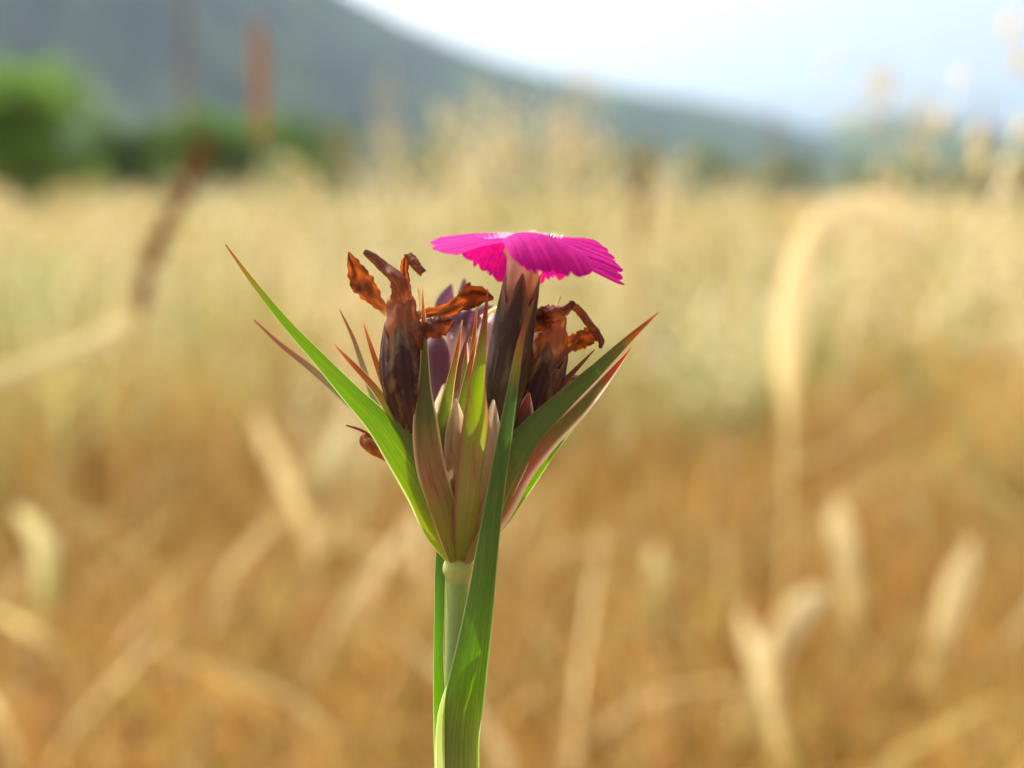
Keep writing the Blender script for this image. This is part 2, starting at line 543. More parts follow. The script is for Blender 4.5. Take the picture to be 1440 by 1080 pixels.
mid = (base_top + base) / 2 + np.array([-.003, .001, 0])
m1 = loc(base_top * .75 + base * .25 + np.array([-.002, 0, 0]))
stem = tube('stem', [(*loc(base), 19 / (1 + loc(base)[2] / S)), (*loc(mid), 18 / (1 + loc(mid)[2] / S)), (*m1, 17),
                     (640, 1090, 0, 17), (641, 960, 0, 16), (642, 870, 0, 15.5), (643, 803, 0, 15.5)], M['stem'], plant, na=70, nc=20)
node = tube('stem_node', [(643, 820, 0, 15.2), (643, 811, 0, 17.5), (643, 803, 0, 20.5), (643.5, 796, 0, 20.5), (644, 789, 0, 18.5), (644, 782, 0, 17.5), (645, 766, 2, 19)], M['node'], plant, na=26, nc=24)

# core of the head, coloured dark to paint the shadow gap between bracts
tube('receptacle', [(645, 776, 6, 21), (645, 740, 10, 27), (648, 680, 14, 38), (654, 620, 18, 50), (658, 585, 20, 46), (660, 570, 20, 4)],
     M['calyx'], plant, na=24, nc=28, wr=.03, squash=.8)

# the two stem leaves
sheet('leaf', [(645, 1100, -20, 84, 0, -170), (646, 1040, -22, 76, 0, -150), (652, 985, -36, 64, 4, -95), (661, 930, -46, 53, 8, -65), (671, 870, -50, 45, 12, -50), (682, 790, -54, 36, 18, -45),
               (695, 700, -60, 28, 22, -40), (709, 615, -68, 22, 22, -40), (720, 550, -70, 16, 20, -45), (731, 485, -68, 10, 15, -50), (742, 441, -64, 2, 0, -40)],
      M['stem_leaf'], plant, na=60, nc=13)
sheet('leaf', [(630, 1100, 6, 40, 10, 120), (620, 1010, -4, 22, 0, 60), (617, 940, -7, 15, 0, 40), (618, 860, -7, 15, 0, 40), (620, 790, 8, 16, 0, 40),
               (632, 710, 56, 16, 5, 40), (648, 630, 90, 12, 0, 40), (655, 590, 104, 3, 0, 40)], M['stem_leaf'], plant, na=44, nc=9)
sheet('leaf_sheath', [(622, 1100, -18, 20, -40, -60), (621, 1040, -18, 18, -40, -60), (623, 1000, -20, 14, -40, -50), (629, 972, -23, 9, -30, -40), (638, 946, -29, 2, -10, -30)],
      M['leaf_pale'], plant, na=24, nc=7)

# bracts of the head: (x, y, depth, width, roll, curl)
bracts = [
    ('leaf', [(640, 794, -10, 20, 0, -120), (621, 752, -20, 48, -10, -100), (598, 692, -32, 56, -15, -80), (566, 640, -36, 50, -15, -60), (536, 598, -34, 40, -10, -50),
              (496, 556, -28, 29, -8, -40), (450, 506, -20, 20, -5, -35), (400, 452, -12, 13, 0, -35), (355, 396, -4, 8, 0, -40), (317, 344, 4, 2, 0, -30)]),
    ('awn_brown2', [(640, 780, 30, 20, 0, 30), (560, 640, 52, 20, 0, 40), (500, 574, 60, 14, 0, 40), (440, 520, 66, 11, 0, 40), (392, 482, 70, 7, 0, 40), (357, 450, 72, 2, 0, 30)]),
    ('awn_olive', [(610, 690, 10, 22, 0, 30), (560, 625, 26, 18, 0, 40), (530, 570, 34, 12, 0, 50), (512, 520, 38, 9, 0, 50), (496, 474, 40, 6, 0, 50), (478, 436, 42, 1.5, 0, 30)]),
    ('awn_red', [(620, 700, -30, 26, 0, -40), (585, 636, -34, 24, 0, -40), (556, 590, -30, 17, 0, -40), (526, 545, -24, 12, 0, -40), (496, 512, -18, 8, 0, -40), (467, 482, -14, 1.5, 0, -30)]),
    ('awn_red2', [(606, 680, -28, 26, 0, -40), (582, 630, -30, 26, 0, -40), (558, 580, -26, 17, 0, -40), (538, 535, -20, 11, 0, -40), (524, 495, -16, 8, 0, -40), (510, 451, -12, 1.5, 0, -30)]),
    ('bract', [(638, 791, -18, 18, 0, -110), (624, 722, -32, 44, -8, -100), (604, 645, -42, 46, -8, -90), (598, 592, -45, 38, -4, -80), (597, 548, -44, 21, 0, -70),
               (597, 500, -40, 12, 0, -60), (596, 452, -36, 7.5, 0, -50), (594, 407, -32, 1.5, 0, -30)]),
    ('bract_green', [(646, 789, -20, 18, 0, -110), (657, 722, -40, 48, 5, -100), (666, 640, -52, 50, 5, -90), (669, 585, -55, 38, 4, -80), (671, 545, -54, 25, 0, -70),
                     (676, 500, -50, 16, 0, -60), (682, 448, -46, 8, 0, -50), (686, 406, -42, 1.5, 0, -30)]),
    ('leaf_right', [(654, 792, -16, 18, 0, -110), (680, 725, -34, 54, 10, -90), (708, 660, -40, 56, 14, -70), (742, 612, -36, 41, 12, -60), (790, 565, -28, 29, 8, -50),
                    (840, 519, -20, 20, 5, -45), (884, 477, -12, 11, 3, -40), (926, 439, -4, 1.5, 0, -30)]),
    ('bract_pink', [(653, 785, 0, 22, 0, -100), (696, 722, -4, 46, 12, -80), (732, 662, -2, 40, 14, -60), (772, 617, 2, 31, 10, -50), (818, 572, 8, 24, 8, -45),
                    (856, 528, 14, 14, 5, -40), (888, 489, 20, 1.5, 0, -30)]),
    ('leaf2', [(653, 783, 10, 20, 0, -80), (700, 732, 26, 30, 10, -60), (736, 684, 30, 25, 8, -50), (776, 630, 34, 18, 5, -45), (806, 596, 38, 9, 0, -40), (827, 573, 40, 1.5, 0, -30)]),
    ('awn_brown', [(712, 640, 4, 22, 0, -40), (740, 598, 10, 17, 0, -40), (768, 566, 14, 12, 0, -40), (798, 532, 18, 9, 0, -40), (836, 492, 22, 1.5, 0, -30)]),
    ('awn_brown3', [(700, 630, -8, 24, 0, -40), (722, 590, -8, 18, 0, -40), (745, 558, -6, 11, 0, -40), (776, 520, -4, 8, 0, -40), (813, 477, -2, 1.5, 0, -30)]),
    ('awn_red3', [(622, 640, -20, 28, 0, -60), (624, 590, -24, 22, 0, -50), (632, 545, -24, 14, 0, -40), (642, 498, -22, 7, 0, -40), (650, 450, -20, 1.5, 0, -30)]),
    ('awn_brown4', [(636, 620, -4, 16, 0, -40), (641, 560, -6, 11, 0, -40), (649, 505, -6, 7, 0, -40), (662, 458, -4, 1.5, 0, -30)]),
    ('awn_red4', [(652, 620, 4, 18, 0, -40), (658, 550, 8, 12, 0, -40), (666, 480, 12, 7, 0, -40), (671, 426, 16, 1.5, 0, -30)]),
    ('awn_red5', [(642, 630, -20, 20, 0, -50), (650, 570, -22, 15, 0, -40), (660, 520, -20, 9, 0, -40), (671, 470, -18, 1.5, 0, -30)]),
    ('bract_pink2', [(640, 640, -2, 30, 0, -80), (645, 580, -2, 28, 0, -80), (651, 525, 0, 20, 0, -70), (656, 476, 2, 2, 0, -40)]),
    ('hyaline', [(636, 770, -14, 34, 0, -100), (606, 690, -26, 60, -10, -90), (582, 628, -28, 54, -10, -80), (570, 588, -26, 34, 0, -70), (563, 560, -22, 4, 0, -50)]),
    ('hyaline2', [(655, 770, -22, 34, 0, -100), (684, 690, -46, 54, 8, -90), (690, 630, -52, 44, 8, -80), (692, 590, -50, 22, 0, -70), (694, 562, -48, 3, 0, -50)]),
    ('hyaline3', [(650, 740, 10, 40, 0, -100), (644, 670, -28, 42, 4, -90), (642, 605, -32, 34, 0, -80), (641, 560, -28, 3, 0, -50)]),
    ('bract_pink3', [(655, 760, -2, 36, 0, -100), (704, 680, -16, 50, 8, -80), (728, 622, -16, 46, 8, -70), (738, 580, -12, 28, 0, -60), (744, 552, -8, 3, 0, -40)]),
    ('hyaline4', [(660, 740, 60, 50, 0, 80), (640, 640, 90, 70, 0, 80), (630, 580, 100, 50, 0, 70), (625, 540, 104, 4, 0, 50)]),
    ('hyaline5', [(660, 740, 60, 50, 0, 80), (690, 640, 86, 70, 0, 80), (705, 580, 96, 50, 0, 70), (708, 545, 100, 4, 0, 50)]),
]
alias = {'awn_brown2': 'awn_olive', 'leaf2': 'leaf', 'awn_brown3': 'awn_brown', 'awn_brown4': 'awn_brown', 'hyaline2': 'hyaline', 'hyaline3': 'hyaline',
         'hyaline4': 'hyaline', 'hyaline5': 'hyaline', 'awn_red2': 'awn_red', 'awn_red3': 'awn_red', 'awn_red4': 'awn_red', 'awn_red5': 'awn_red',
         'bract_pink2': 'bract_pink', 'bract_pink3': 'bract_pink'}
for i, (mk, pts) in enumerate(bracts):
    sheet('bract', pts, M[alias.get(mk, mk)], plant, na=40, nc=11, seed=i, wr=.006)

# rolled remnant on the outer left
tube('dried_bud', [(545, 644, 30, 6), (532, 635, 28, 8), (520, 627, 26, 9), (512, 618, 26, 7), (512, 612, 26, 4), (514, 609, 26, 1)], M['claw'], plant, na=24, nc=26, wr=.05, ribs=5, rib_amp=.08)
sheet('dried_tip', [(530, 622, 30, 8, 0, 120), (510, 606, 32, 5, 0, 120), (487, 598, 34, 2, 0, 60)], M['wither_dull'], plant, na=10, nc=5)

# ---- open flower
cf = tube('calyx', [(692, 622, -10, 12), (699, 592, -14, 22), (706, 558, -16, 28), (716, 500, -16, 30), (726, 440, -14, 28), (733, 400, -12, 26), (736, 382, -12, 25)],
          M['calyx_fresh'], plant, na=44, nc=90, ribs=18, rib_amp=.018, teeth=5, tooth=.22)
tag(cf, label='tall dark ribbed calyx of the open magenta flower')
tube('petal_tube', [(722, 462, -14, 22), (730, 420, -13, 24), (736, 385, -12, 25), (739, 364, -10, 28), (740, 352, -8, 32), (740, 347, -6, 22), (740, 346, -4, 5)],
     M['claw_fresh'], cf, na=30, nc=40, ribs=5, rib_amp=.03, wr=.01)
D0 = -8
petals = [
    # front petal, arching towards the lens and down
    [[(712, 338, -30), (724, 328, -25), (744, 326, -20), (766, 338, 0)],
     [(700, 330, -70), (722, 312, -80), (752, 312, -60), (790, 336, -10)],
     [(712, 352, -110), (738, 336, -125), (790, 330, -110), (832, 352, -40)],
     [(722, 366, -118), (752, 398, -135), (808, 396, -128), (838, 384, -70)]],
    # right petal
    [[(756, 342, -16), (762, 338, -6), (768, 334, 6), (770, 332, 20)],
     [(792, 366, -30), (792, 346, -5), (797, 332, 20), (804, 334, 50)],
     [(834, 382, -34), (832, 362, -10), (836, 342, 24), (842, 336, 66)],
     [(882, 404, -30), (886, 386, -10), (868, 360, 24), (842, 341, 66)]],
    # left petal, seen along its upper face
    [[(722, 342, -20), (718, 336, -10), (716, 331, 5), (718, 329, 20)],
     [(690, 338, -40), (690, 330, -20), (688, 325, 20), (690, 326, 60)],
     [(648, 356, -56), (650, 338, -20), (646, 328, 30), (650, 329, 80)],
     [(640, 359, -50), (574, 351, -15), (604, 333, 30), (632, 331, 76)]],
    # petal behind on the left, hanging so that its underside shows
    [[(728, 342, 16), (722, 338, 20), (716, 336, 22), (712, 334, 24)],
     [(724, 346, 46), (708, 330, 54), (694, 328, 56), (684, 336, 50)],
     [(718, 376, 64), (704, 362, 80), (676, 344, 84), (656, 340, 72)],
     [(712, 402, 68), (694, 404, 84), (666, 376, 92), (640, 348, 84)]],
    # petal behind on the right
    [[(744, 340, 18), (750, 337, 22), (756, 336, 24), (764, 335, 20)],
     [(744, 338, 46), (756, 328, 56), (772, 326, 56), (786, 334, 50)],
     [(750, 374, 70), (764, 352, 84), (790, 344, 88), (808, 350, 76)],
     [(752, 402, 76), (772, 402, 88), (796, 396, 94), (818, 376, 86)]],
]
for i, c in enumerate(petals):
    patch('petal', c, M['petal'], cf, teeth=[9, 7, 7, 8, 8][i], depth=[.08, .1, .1, .1, .1][i], seed=i + 2, wr=[1.5, 1.4, 1.0, 1.2, 1.2][i])

# throat hairs and stamens
hv, hf = [], []


def hair(p, q, w):
    p, q = np.array(p), np.array(q)
    i = len(hv)
    sd = np.cross(q - p, FWD); sd = sd / max(np.linalg.norm(sd), 1e-9) * w
    s2 = FWD * w
    hv.extend([tuple(p + sd), tuple(p - sd * .5 + s2), tuple(p - sd * .5 - s2), tuple(q)])
    hf.extend([(i, i+1, i+3), (i+1, i+2, i+3), (i+2, i, i+3)])


rb = root_of(cf)
for k in range(220):
    x = random.gauss(708, 15) if k < 150 else random.uniform(700, 790)
    y = 331 + (abs(x - 735) / 60) ** 2 * 3 if x < 740 else 326 + (x - 740) * .13
    d = random.uniform(-25, 30)
    ln = random.uniform(5, 12) * (1.5 if random.random() < .1 else 1)
    a = random.gauss(-.5 if x < 735 else .35, .45)
    hair(W(x, y + 3, d) - rb, W(x + ln * math.sin(a), y + 3 - ln * math.cos(a), d + random.uniform(-4, 4)) - rb, .22 * K)
me = bpy.data.meshes.new('throat_hair')
me.from_pydata(hv, [], hf)
me.uv_layers.new(name='UVMap')
tag(link('throat_hair', me, M['hair'], cf), kind='stuff')
for (x, y, d, x2, y2) in ((764, 342, 5, 768, 331), (770, 340, 12, 774, 333)):
    tube('stamen', [(x, y, d, 1.2), ((x + x2) / 2, (y + y2) / 2 + 1, d, 1.1), (x2, y2 + 2, d, 1.4), (x2 + 1, y2, d, 2.6), (x2 + 4, y2 + 1, d, 2.4), (x2 + 6, y2 + 3, d, .4)],
         M['anther'], cf, na=14, nc=8)

# ---- left withered flower
c1 = tube('calyx', [(592, 640, -6, 10), (584, 606, -12, 20), (575, 570, -16, 29), (568, 525, -16, 34), (566, 490, -14, 31), (565, 462, -12, 26), (565, 450, -12, 24)],
          M['calyx'], plant, na=40, nc=90, ribs=20, rib_amp=.02, teeth=5, tooth=.16, wr=.012)
tag(c1, label='stout purple brown calyx carrying five curled dead petals')
tube('petal_tube', [(567, 500, -14, 24), (566, 470, -13, 25), (565, 440, -12, 21), (564, 420, -10, 18), (564, 408, -8, 6)], M['claw'], c1, na=24, nc=30, ribs=7, rib_amp=.05, wr=.04)
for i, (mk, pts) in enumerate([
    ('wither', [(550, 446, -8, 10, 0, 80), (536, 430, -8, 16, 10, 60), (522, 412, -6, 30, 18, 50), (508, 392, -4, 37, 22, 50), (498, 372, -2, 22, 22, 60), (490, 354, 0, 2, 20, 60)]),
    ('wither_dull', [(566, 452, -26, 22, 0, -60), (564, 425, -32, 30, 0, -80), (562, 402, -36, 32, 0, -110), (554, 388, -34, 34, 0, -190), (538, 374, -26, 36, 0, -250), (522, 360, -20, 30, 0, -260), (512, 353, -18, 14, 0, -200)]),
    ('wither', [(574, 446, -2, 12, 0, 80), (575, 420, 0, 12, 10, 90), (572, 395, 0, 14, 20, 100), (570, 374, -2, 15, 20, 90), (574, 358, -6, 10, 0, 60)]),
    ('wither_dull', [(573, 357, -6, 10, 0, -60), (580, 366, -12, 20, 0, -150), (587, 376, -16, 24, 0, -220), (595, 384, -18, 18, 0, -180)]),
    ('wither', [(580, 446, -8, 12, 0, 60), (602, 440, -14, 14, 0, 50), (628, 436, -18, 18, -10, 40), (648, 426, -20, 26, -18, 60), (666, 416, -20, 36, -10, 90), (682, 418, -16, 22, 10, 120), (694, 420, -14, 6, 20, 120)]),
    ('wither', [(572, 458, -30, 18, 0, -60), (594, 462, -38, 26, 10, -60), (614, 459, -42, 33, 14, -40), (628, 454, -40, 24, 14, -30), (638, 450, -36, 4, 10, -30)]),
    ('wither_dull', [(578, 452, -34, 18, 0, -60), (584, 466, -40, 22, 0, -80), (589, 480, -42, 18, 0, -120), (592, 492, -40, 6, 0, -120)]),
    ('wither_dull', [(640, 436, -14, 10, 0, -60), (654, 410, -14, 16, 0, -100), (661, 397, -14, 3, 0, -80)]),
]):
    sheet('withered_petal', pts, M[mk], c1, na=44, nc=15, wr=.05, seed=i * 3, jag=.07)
tube('stamen', [(586, 452, 4, 1.6), (590, 425, 6, 1.4), (587, 400, 8, 1.3)], M['filament'], c1, na=12, nc=7)

# ---- right withered flower
c4 = tube('calyx', [(718, 640, 10, 12), (732, 604, 20, 24), (746, 566, 26, 32), (760, 526, 30, 35), (768, 500, 32, 31), (772, 480, 32, 28)],
          M['calyx'], plant, na=40, nc=90, ribs=20, rib_amp=.02, teeth=5, tooth=.25, wr=.012)
tag(c4, label='dark calyx with orange dead petals arching over to one side')
tube('petal_tube', [(764, 515, 30, 25), (770, 484, 30, 26), (774, 456, 28, 22), (777, 440, 26, 17), (778, 432, 26, 5)], M['claw'], c4, na=24, nc=30, ribs=6, rib_amp=.06, wr=.04)
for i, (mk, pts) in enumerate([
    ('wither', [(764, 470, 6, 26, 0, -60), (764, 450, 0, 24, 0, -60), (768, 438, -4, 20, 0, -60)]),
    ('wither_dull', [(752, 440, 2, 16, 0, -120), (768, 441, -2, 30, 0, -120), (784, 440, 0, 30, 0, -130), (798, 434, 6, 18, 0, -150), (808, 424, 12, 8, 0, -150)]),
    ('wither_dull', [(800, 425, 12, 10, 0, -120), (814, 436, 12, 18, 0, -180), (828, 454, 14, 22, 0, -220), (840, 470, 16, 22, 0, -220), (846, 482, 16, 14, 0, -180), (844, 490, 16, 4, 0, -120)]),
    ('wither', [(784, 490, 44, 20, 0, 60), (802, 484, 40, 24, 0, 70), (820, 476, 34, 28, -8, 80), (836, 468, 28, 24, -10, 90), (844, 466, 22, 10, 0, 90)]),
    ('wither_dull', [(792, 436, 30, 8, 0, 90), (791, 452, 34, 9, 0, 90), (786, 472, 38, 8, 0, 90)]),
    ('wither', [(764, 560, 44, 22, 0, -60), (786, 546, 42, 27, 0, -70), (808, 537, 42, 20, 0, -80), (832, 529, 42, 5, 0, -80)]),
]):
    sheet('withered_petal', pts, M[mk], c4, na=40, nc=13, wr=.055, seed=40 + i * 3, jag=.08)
tube('stamen', [(780, 436, 40, 2), (785, 426, 42, 1.8), (789, 416, 44, 1.2)], M['filament'], c4, na=10, nc=7)

# ---- flowers at the back of the head
c3 = tube('calyx', [(622, 640, 90, 10), (616, 590, 120, 18), (613, 530, 140, 20), (612, 480, 146, 15), (613, 462, 146, 3)], M['calyx_back'], plant, na=24, nc=40, ribs=12, rib_amp=.02)
c5 = tube('calyx', [(645, 640, 110, 10), (644, 580, 150, 18), (648, 510, 176, 24), (650, 465, 184, 22), (651, 440, 186, 16)], M['calyx_pale'], plant, na=24, nc=40, ribs=12, rib_amp=.02, teeth=5, tooth=.2)
for i, pts in enumerate([
    [(640, 470, 176, 28, 0, -90), (626, 440, 170, 36, 0, -80), (628, 420, 168, 26, 0, -70), (635, 400, 168, 3, 0, -60)],
    [(654, 460, 180, 24, 0, -90), (652, 430, 178, 22, 0, -100), (652, 408, 178, 16, 0, -120), (653, 392, 178, 4, 0, -120)],
    [(660, 470, 176, 26, 0, -90), (672, 448, 170, 30, 0, -80), (682, 436, 168, 16, 0, -70), (694, 432, 168, 4, 0, -60)],
    [(646, 474, 166, 40, 0, -120), (655, 450, 160, 46, 0, -120), (664, 436, 160, 20, 0, -120)],
]):
    sheet('withered_petal', pts, M['wither_purple'], c5, na=24, nc=11, wr=.03, seed=70 + i)
c6 = tube('calyx', [(690, 640, 90, 10), (692, 580, 120, 20), (694, 510, 130, 22), (696, 455, 134, 18), (697, 440, 134, 4)], M['calyx_pale'], plant, na=24, nc=40, ribs=12, rib_amp=.02)
tube('stamen', [(678, 446, 120, 3), (694, 436, 110, 3.2), (712, 430, 100, 3)], M['filament'], c6, na=10, nc=7)


# ------------------------------------------------------------------ meadow (blades nobody could count)
def jitter_cols(n, cols, wts, var=.18):
    C = np.array([srgb(c)[:3] for c in cols])
    k = rng.choice(len(cols), n, p=np.array(wts) / sum(wts))
    b = C[k] * .88 * rng.uniform(1 - var, 1 + var, (n, 1)) * rng.uniform(.93, 1.07, (n, 3))
    return np.clip(b, 0.005, .9)


def tinted_mesh(name, V, F, cols):
    me = bpy.data.meshes.new(name)
    nv, nf = len(V), len(F)
    me.vertices.add(nv)
    me.vertices.foreach_set('co', V.astype(np.float32).ravel())
    me.loops.add(nf * 4)
    me.loops.foreach_set('vertex_index', F.astype(np.int32).ravel())
    me.polygons.add(nf)
    me.polygons.foreach_set('loop_start', np.arange(0, nf * 4, 4, dtype=np.int32))
    me.update(calc_edges=True)
    a = me.color_attributes.new('tint', 'FLOAT_COLOR', 'POINT')
    a.data.foreach_set('color', np.concatenate([cols, np.ones((nv, 1))], 1).astype(np.float32).ravel())
    me.validate()
    return me


def blades(pos, h, w, lean, col, levels=5):
    """curved tapering blades; returns V, F, colours"""
    n = len(pos)
    az = rng.uniform(0, 2 * math.pi, n)
    face = rng.uniform(0, 2 * math.pi, n)
    t = np.linspace(0, 1, levels)
    V = np.zeros((n, levels, 2, 3))
    bend = lean * rng.uniform(.3, 1.3, n)
    for i, s in enumerate(t):
        out = bend * h * s ** 1.8
        z = h * s * (1 - .25 * np.minimum(bend, 1.2) * s)
        c = np.stack([pos[:, 0] + np.cos(az) * out, pos[:, 1] + np.sin(az) * out, z - .01], 1)
        ww = w * (1 - s) ** .6 * .5 + .00015
        sd = np.stack([np.cos(face) * ww, np.sin(face) * ww, np.zeros(n)], 1)
        V[:, i, 0], V[:, i, 1] = c - sd, c + sd
    b = np.arange(n)[:, None, None] * levels * 2
    q = np.array([[2*i, 2*i+1, 2*i+3, 2*i+2] for i in range(levels - 1)])[None]
    F = (b + q).reshape(-1, 4)
    return V.reshape(-1, 3), F, np.repeat(col, levels * 2, 0)


def wedge(n, r0, r1, half=50, power=2.0):
    """random ground points in a broad wedge behind the flower"""
    u = rng.uniform(0, 1, n)
    r = (r0 ** power + u * (r1 ** power - r0 ** power)) ** (1 / power)
    a = np.radians(rng.uniform(-half, half, n))
    return np.stack([np.sin(a) * r, np.cos(a) * r], 1)


def stuff(name, parts, label, cat, mat):
    V, F, C, o = [], [], [], 0
    for v, f, c in parts:
        V.append(v); F.append(f + o); C.append(c); o += len(v)
    ob = link(name, tinted_mesh(name, np.concatenate(V), np.concatenate(F), np.concatenate(C)), mat)
    return tag(ob, label, cat, kind='stuff')


OCHRE = ['#b28638', '#9c7030', '#c49e54', '#82602c', '#d0b874', '#7c8434']
STRAW = ['#beb27a', '#aca66a', '#dcd4aa', '#a08c4c', '#8c9856', '#728a46']


def clumps(n, k, r0, r1, spread, half=50):
    """points gathered into k tufts"""
    c = wedge(k, r0, r1, half, 1.4)
    i = rng.integers(0, k, n)
    return c[i] + rng.normal(0, 1, (n, 2)) * spread * rng.uniform(.4, 1.6, k)[i][:, None], i


parts = []
n = 26000
p = wedge(n, .45, 2.2, 60, 1.6)
parts.append(blades(p, rng.uniform(.04, .16, n), rng.uniform(.0015, .0045, n), np.full(n, 1.0), jitter_cols(n, OCHRE, [4, 3.4, 3, 2.3, 2, 1.8], .3)))
n = 800                                                    # broad bleached dead blades that catch the sun
p = wedge(n, .7, 3.2, 60, 1.5)
parts.append(blades(p, rng.uniform(.08, .24, n), rng.uniform(.006, .014, n), np.full(n, 1.0), jitter_cols(n, ['#dccb94', '#cdb678', '#bf9f5c'], [1, 1, 1], .12)))
n = 26000
p, ci = clumps(n, 420, 1.5, 7, .1, 52)
tc = jitter_cols(420, OCHRE[:3] + STRAW, [1.8, 1.4, 2, 2, 2, 1.8, 1.6, 2.6, 2.8], .38)
parts.append(blades(p, rng.uniform(.12, .34, n), rng.uniform(.002, .006, n), np.full(n, .7), np.clip(tc[ci] * rng.uniform(.65, 1.35, (n, 1)), .01, .9)))
stuff('dry_grass', parts, 'short ochre and tan dry grass covering the meadow floor', 'grass', M['grass'])
parts = []
n = 15000
p, ci = clumps(n, 230, 1.9, 7, .13, 50)
th = rng.uniform(.34, .62, 230)
for q in range(230):
    sel = p[ci == q]
    az = sel[:, 0].mean() / sel[:, 1].mean() if len(sel) else 0
    if az < -.2 or az > .17:
        th[q] = min(th[q], .43)                             # the sward is shorter towards the bushes
tc = jitter_cols(230, STRAW, [3, 3, 3.4, 1.4, 3.2, 3.2], .4)
parts.append(blades(p, th[ci] * rng.uniform(.6, 1.05, n), rng.uniform(.002, .006, n), np.full(n, .35), np.clip(tc[ci] * rng.uniform(.8, 1.2, (n, 1)), .01, .9)))
n = 26000
p, ci = clumps(n, 500, 5, 60, .5, 45)
tc = jitter_cols(500, STRAW, [3, 3, 2, .6, 3.4, 3.2], .15)
parts.append(blades(p, rng.uniform(.3, .75, n), rng.uniform(.006, .016, n), np.full(n, .4), np.clip(tc[ci] * rng.uniform(.8, 1.2, (n, 1)), .01, .9), levels=4))
stuff('tall_grass', parts, 'tall pale straw and green grass of the meadow behind the carnation', 'grass', M['grass'])


# ---- oat stalks and seed heads as single things
def spikelet(V, F, p, q, w, face):
    """a pointed husk from p to q, closed diamond"""
    p, q = np.array(p), np.array(q)
    ax = q - p
    s = np.cross(ax, face); s = s / max(np.linalg.norm(s), 1e-9) * w * .5
    n = np.cross(ax, s); n = n / max(np.linalg.norm(n), 1e-9) * w * .3
    m = p + ax * .4
    i = len(V)
    V += [p, m + s, m + n, m - s, m - n, q]
    F += [(i, i+1, i+2, i), (i, i+2, i+3, i), (i, i+3, i+4, i), (i, i+4, i+1, i), (i+5, i+2, i+1, i+5), (i+5, i+3, i+2, i+5), (i+5, i+4, i+3, i+5), (i+5, i+1, i+4, i+5)]


def strand(V, F, P, r):
    P = [np.array(a, float) for a in P]
    i0 = len(V)
    for k, a in enumerate(P):
        t = P[min(k + 1, len(P) - 1)] - P[max(k - 1, 0)]
        t = t / max(np.linalg.norm(t), 1e-9)
        s = np.cross(t, [0.3, .9, .1]); s = s / np.linalg.norm(s)
        n = np.cross(t, s)
        rr = r if np.isscalar(r) else r[k]
        V += [a + s * rr, a - s * rr * .5 + n * rr * .87, a - s * rr * .5 - n * rr * .87]
    for k in range(len(P) - 1):
        for j in range(3):
            a, b = i0 + k * 3 + j, i0 + k * 3 + (j + 1) % 3
            F.append((a, b, b + 3, a + 3))


def polymesh(name, V, F, col, var=.12, seed=0):
    r = np.random.default_rng(seed)
    me = bpy.data.meshes.new(name)
    F = [tuple(f[:3]) if f[3] == f[0] else tuple(f) for f in F]
    me.from_pydata([tuple(v) for v in V], [], F)
    c = np.array(srgb(col)[:3])[None] * r.uniform(1 - var, 1 + var, (len(V), 1))
    a = me.color_attributes.new('tint', 'FLOAT_COLOR', 'POINT')
    a.data.foreach_set('color', np.concatenate([np.clip(c, 0, 1), np.ones((len(V), 1))], 1).astype(np.float32).ravel())
    return me


def oat_proto(seed, h):
    r = np.random.default_rng(seed)
    V, F = [], []
    lean = np.array([r.uniform(-.12, .12), r.uniform(-.12, .12), 0]) * h
    st = lambda t: np.array([0, 0, h * t]) + lean * t ** 2
    strand(V, F, [st(t) - np.array([0, 0, .01 if t == 0 else 0]) for t in np.linspace(0, 1, 8)], .0011)
    stem_m = polymesh('oat_stem', V, F, '#c9b274', seed=seed)
    V, F = [], []
    for k in range(30):
        t = .66 + .34 * (k / 29)
        b = st(t)
        a = r.uniform(0, 6.28)
        ln = r.uniform(.02, .06) * (1.25 - t)/.4
        o = np.array([math.cos(a), math.sin(a), 0])
        tip = b + o * ln + np.array([0, 0, ln * .5])
        strand(V, F, [b, b + o * ln * .5 + np.array([0, 0, ln * .55]), tip], .0004)
        L = r.uniform(.016, .026)
        dn = np.array([o[0] * .3, o[1] * .3, -1.0]) * L
        for sgn in (-1, 1):
            spikelet(V, F, tip, tip + dn + np.cross(o, [0, 0, 1]) * sgn * .006, .008, np.cross(o, [0, 0, 1]) + o * sgn * .5)
    head_m = polymesh('oat_panicle', V, F, '#e8dfba', seed=seed)
    return stem_m, head_m, st


protos = [oat_proto(s, .62) for s in range(5)]
for a, b, _ in protos:
    a.materials.append(M['grass']); b.materials.append(M['grass'])


def put_oat(x, y, dist, pi, rz, lab, group):
    """stand an oat stalk so that its tip comes to (x, y) at that distance"""
    top = far(x, y, dist)
    r = empty('oat_stalk', (top[0], top[1], 0))
    s = max(top[2], .15) / .62
    for nm, me in (('stem', protos[pi][0]), ('panicle', protos[pi][1])):
        o = bpy.data.objects.new(nm, me)
        scene.collection.objects.link(o)
        o.parent = r
    r.scale = (1, 1, s)
    r.rotation_euler.z = rz
    return tag(r, lab, 'grass stalk', group)


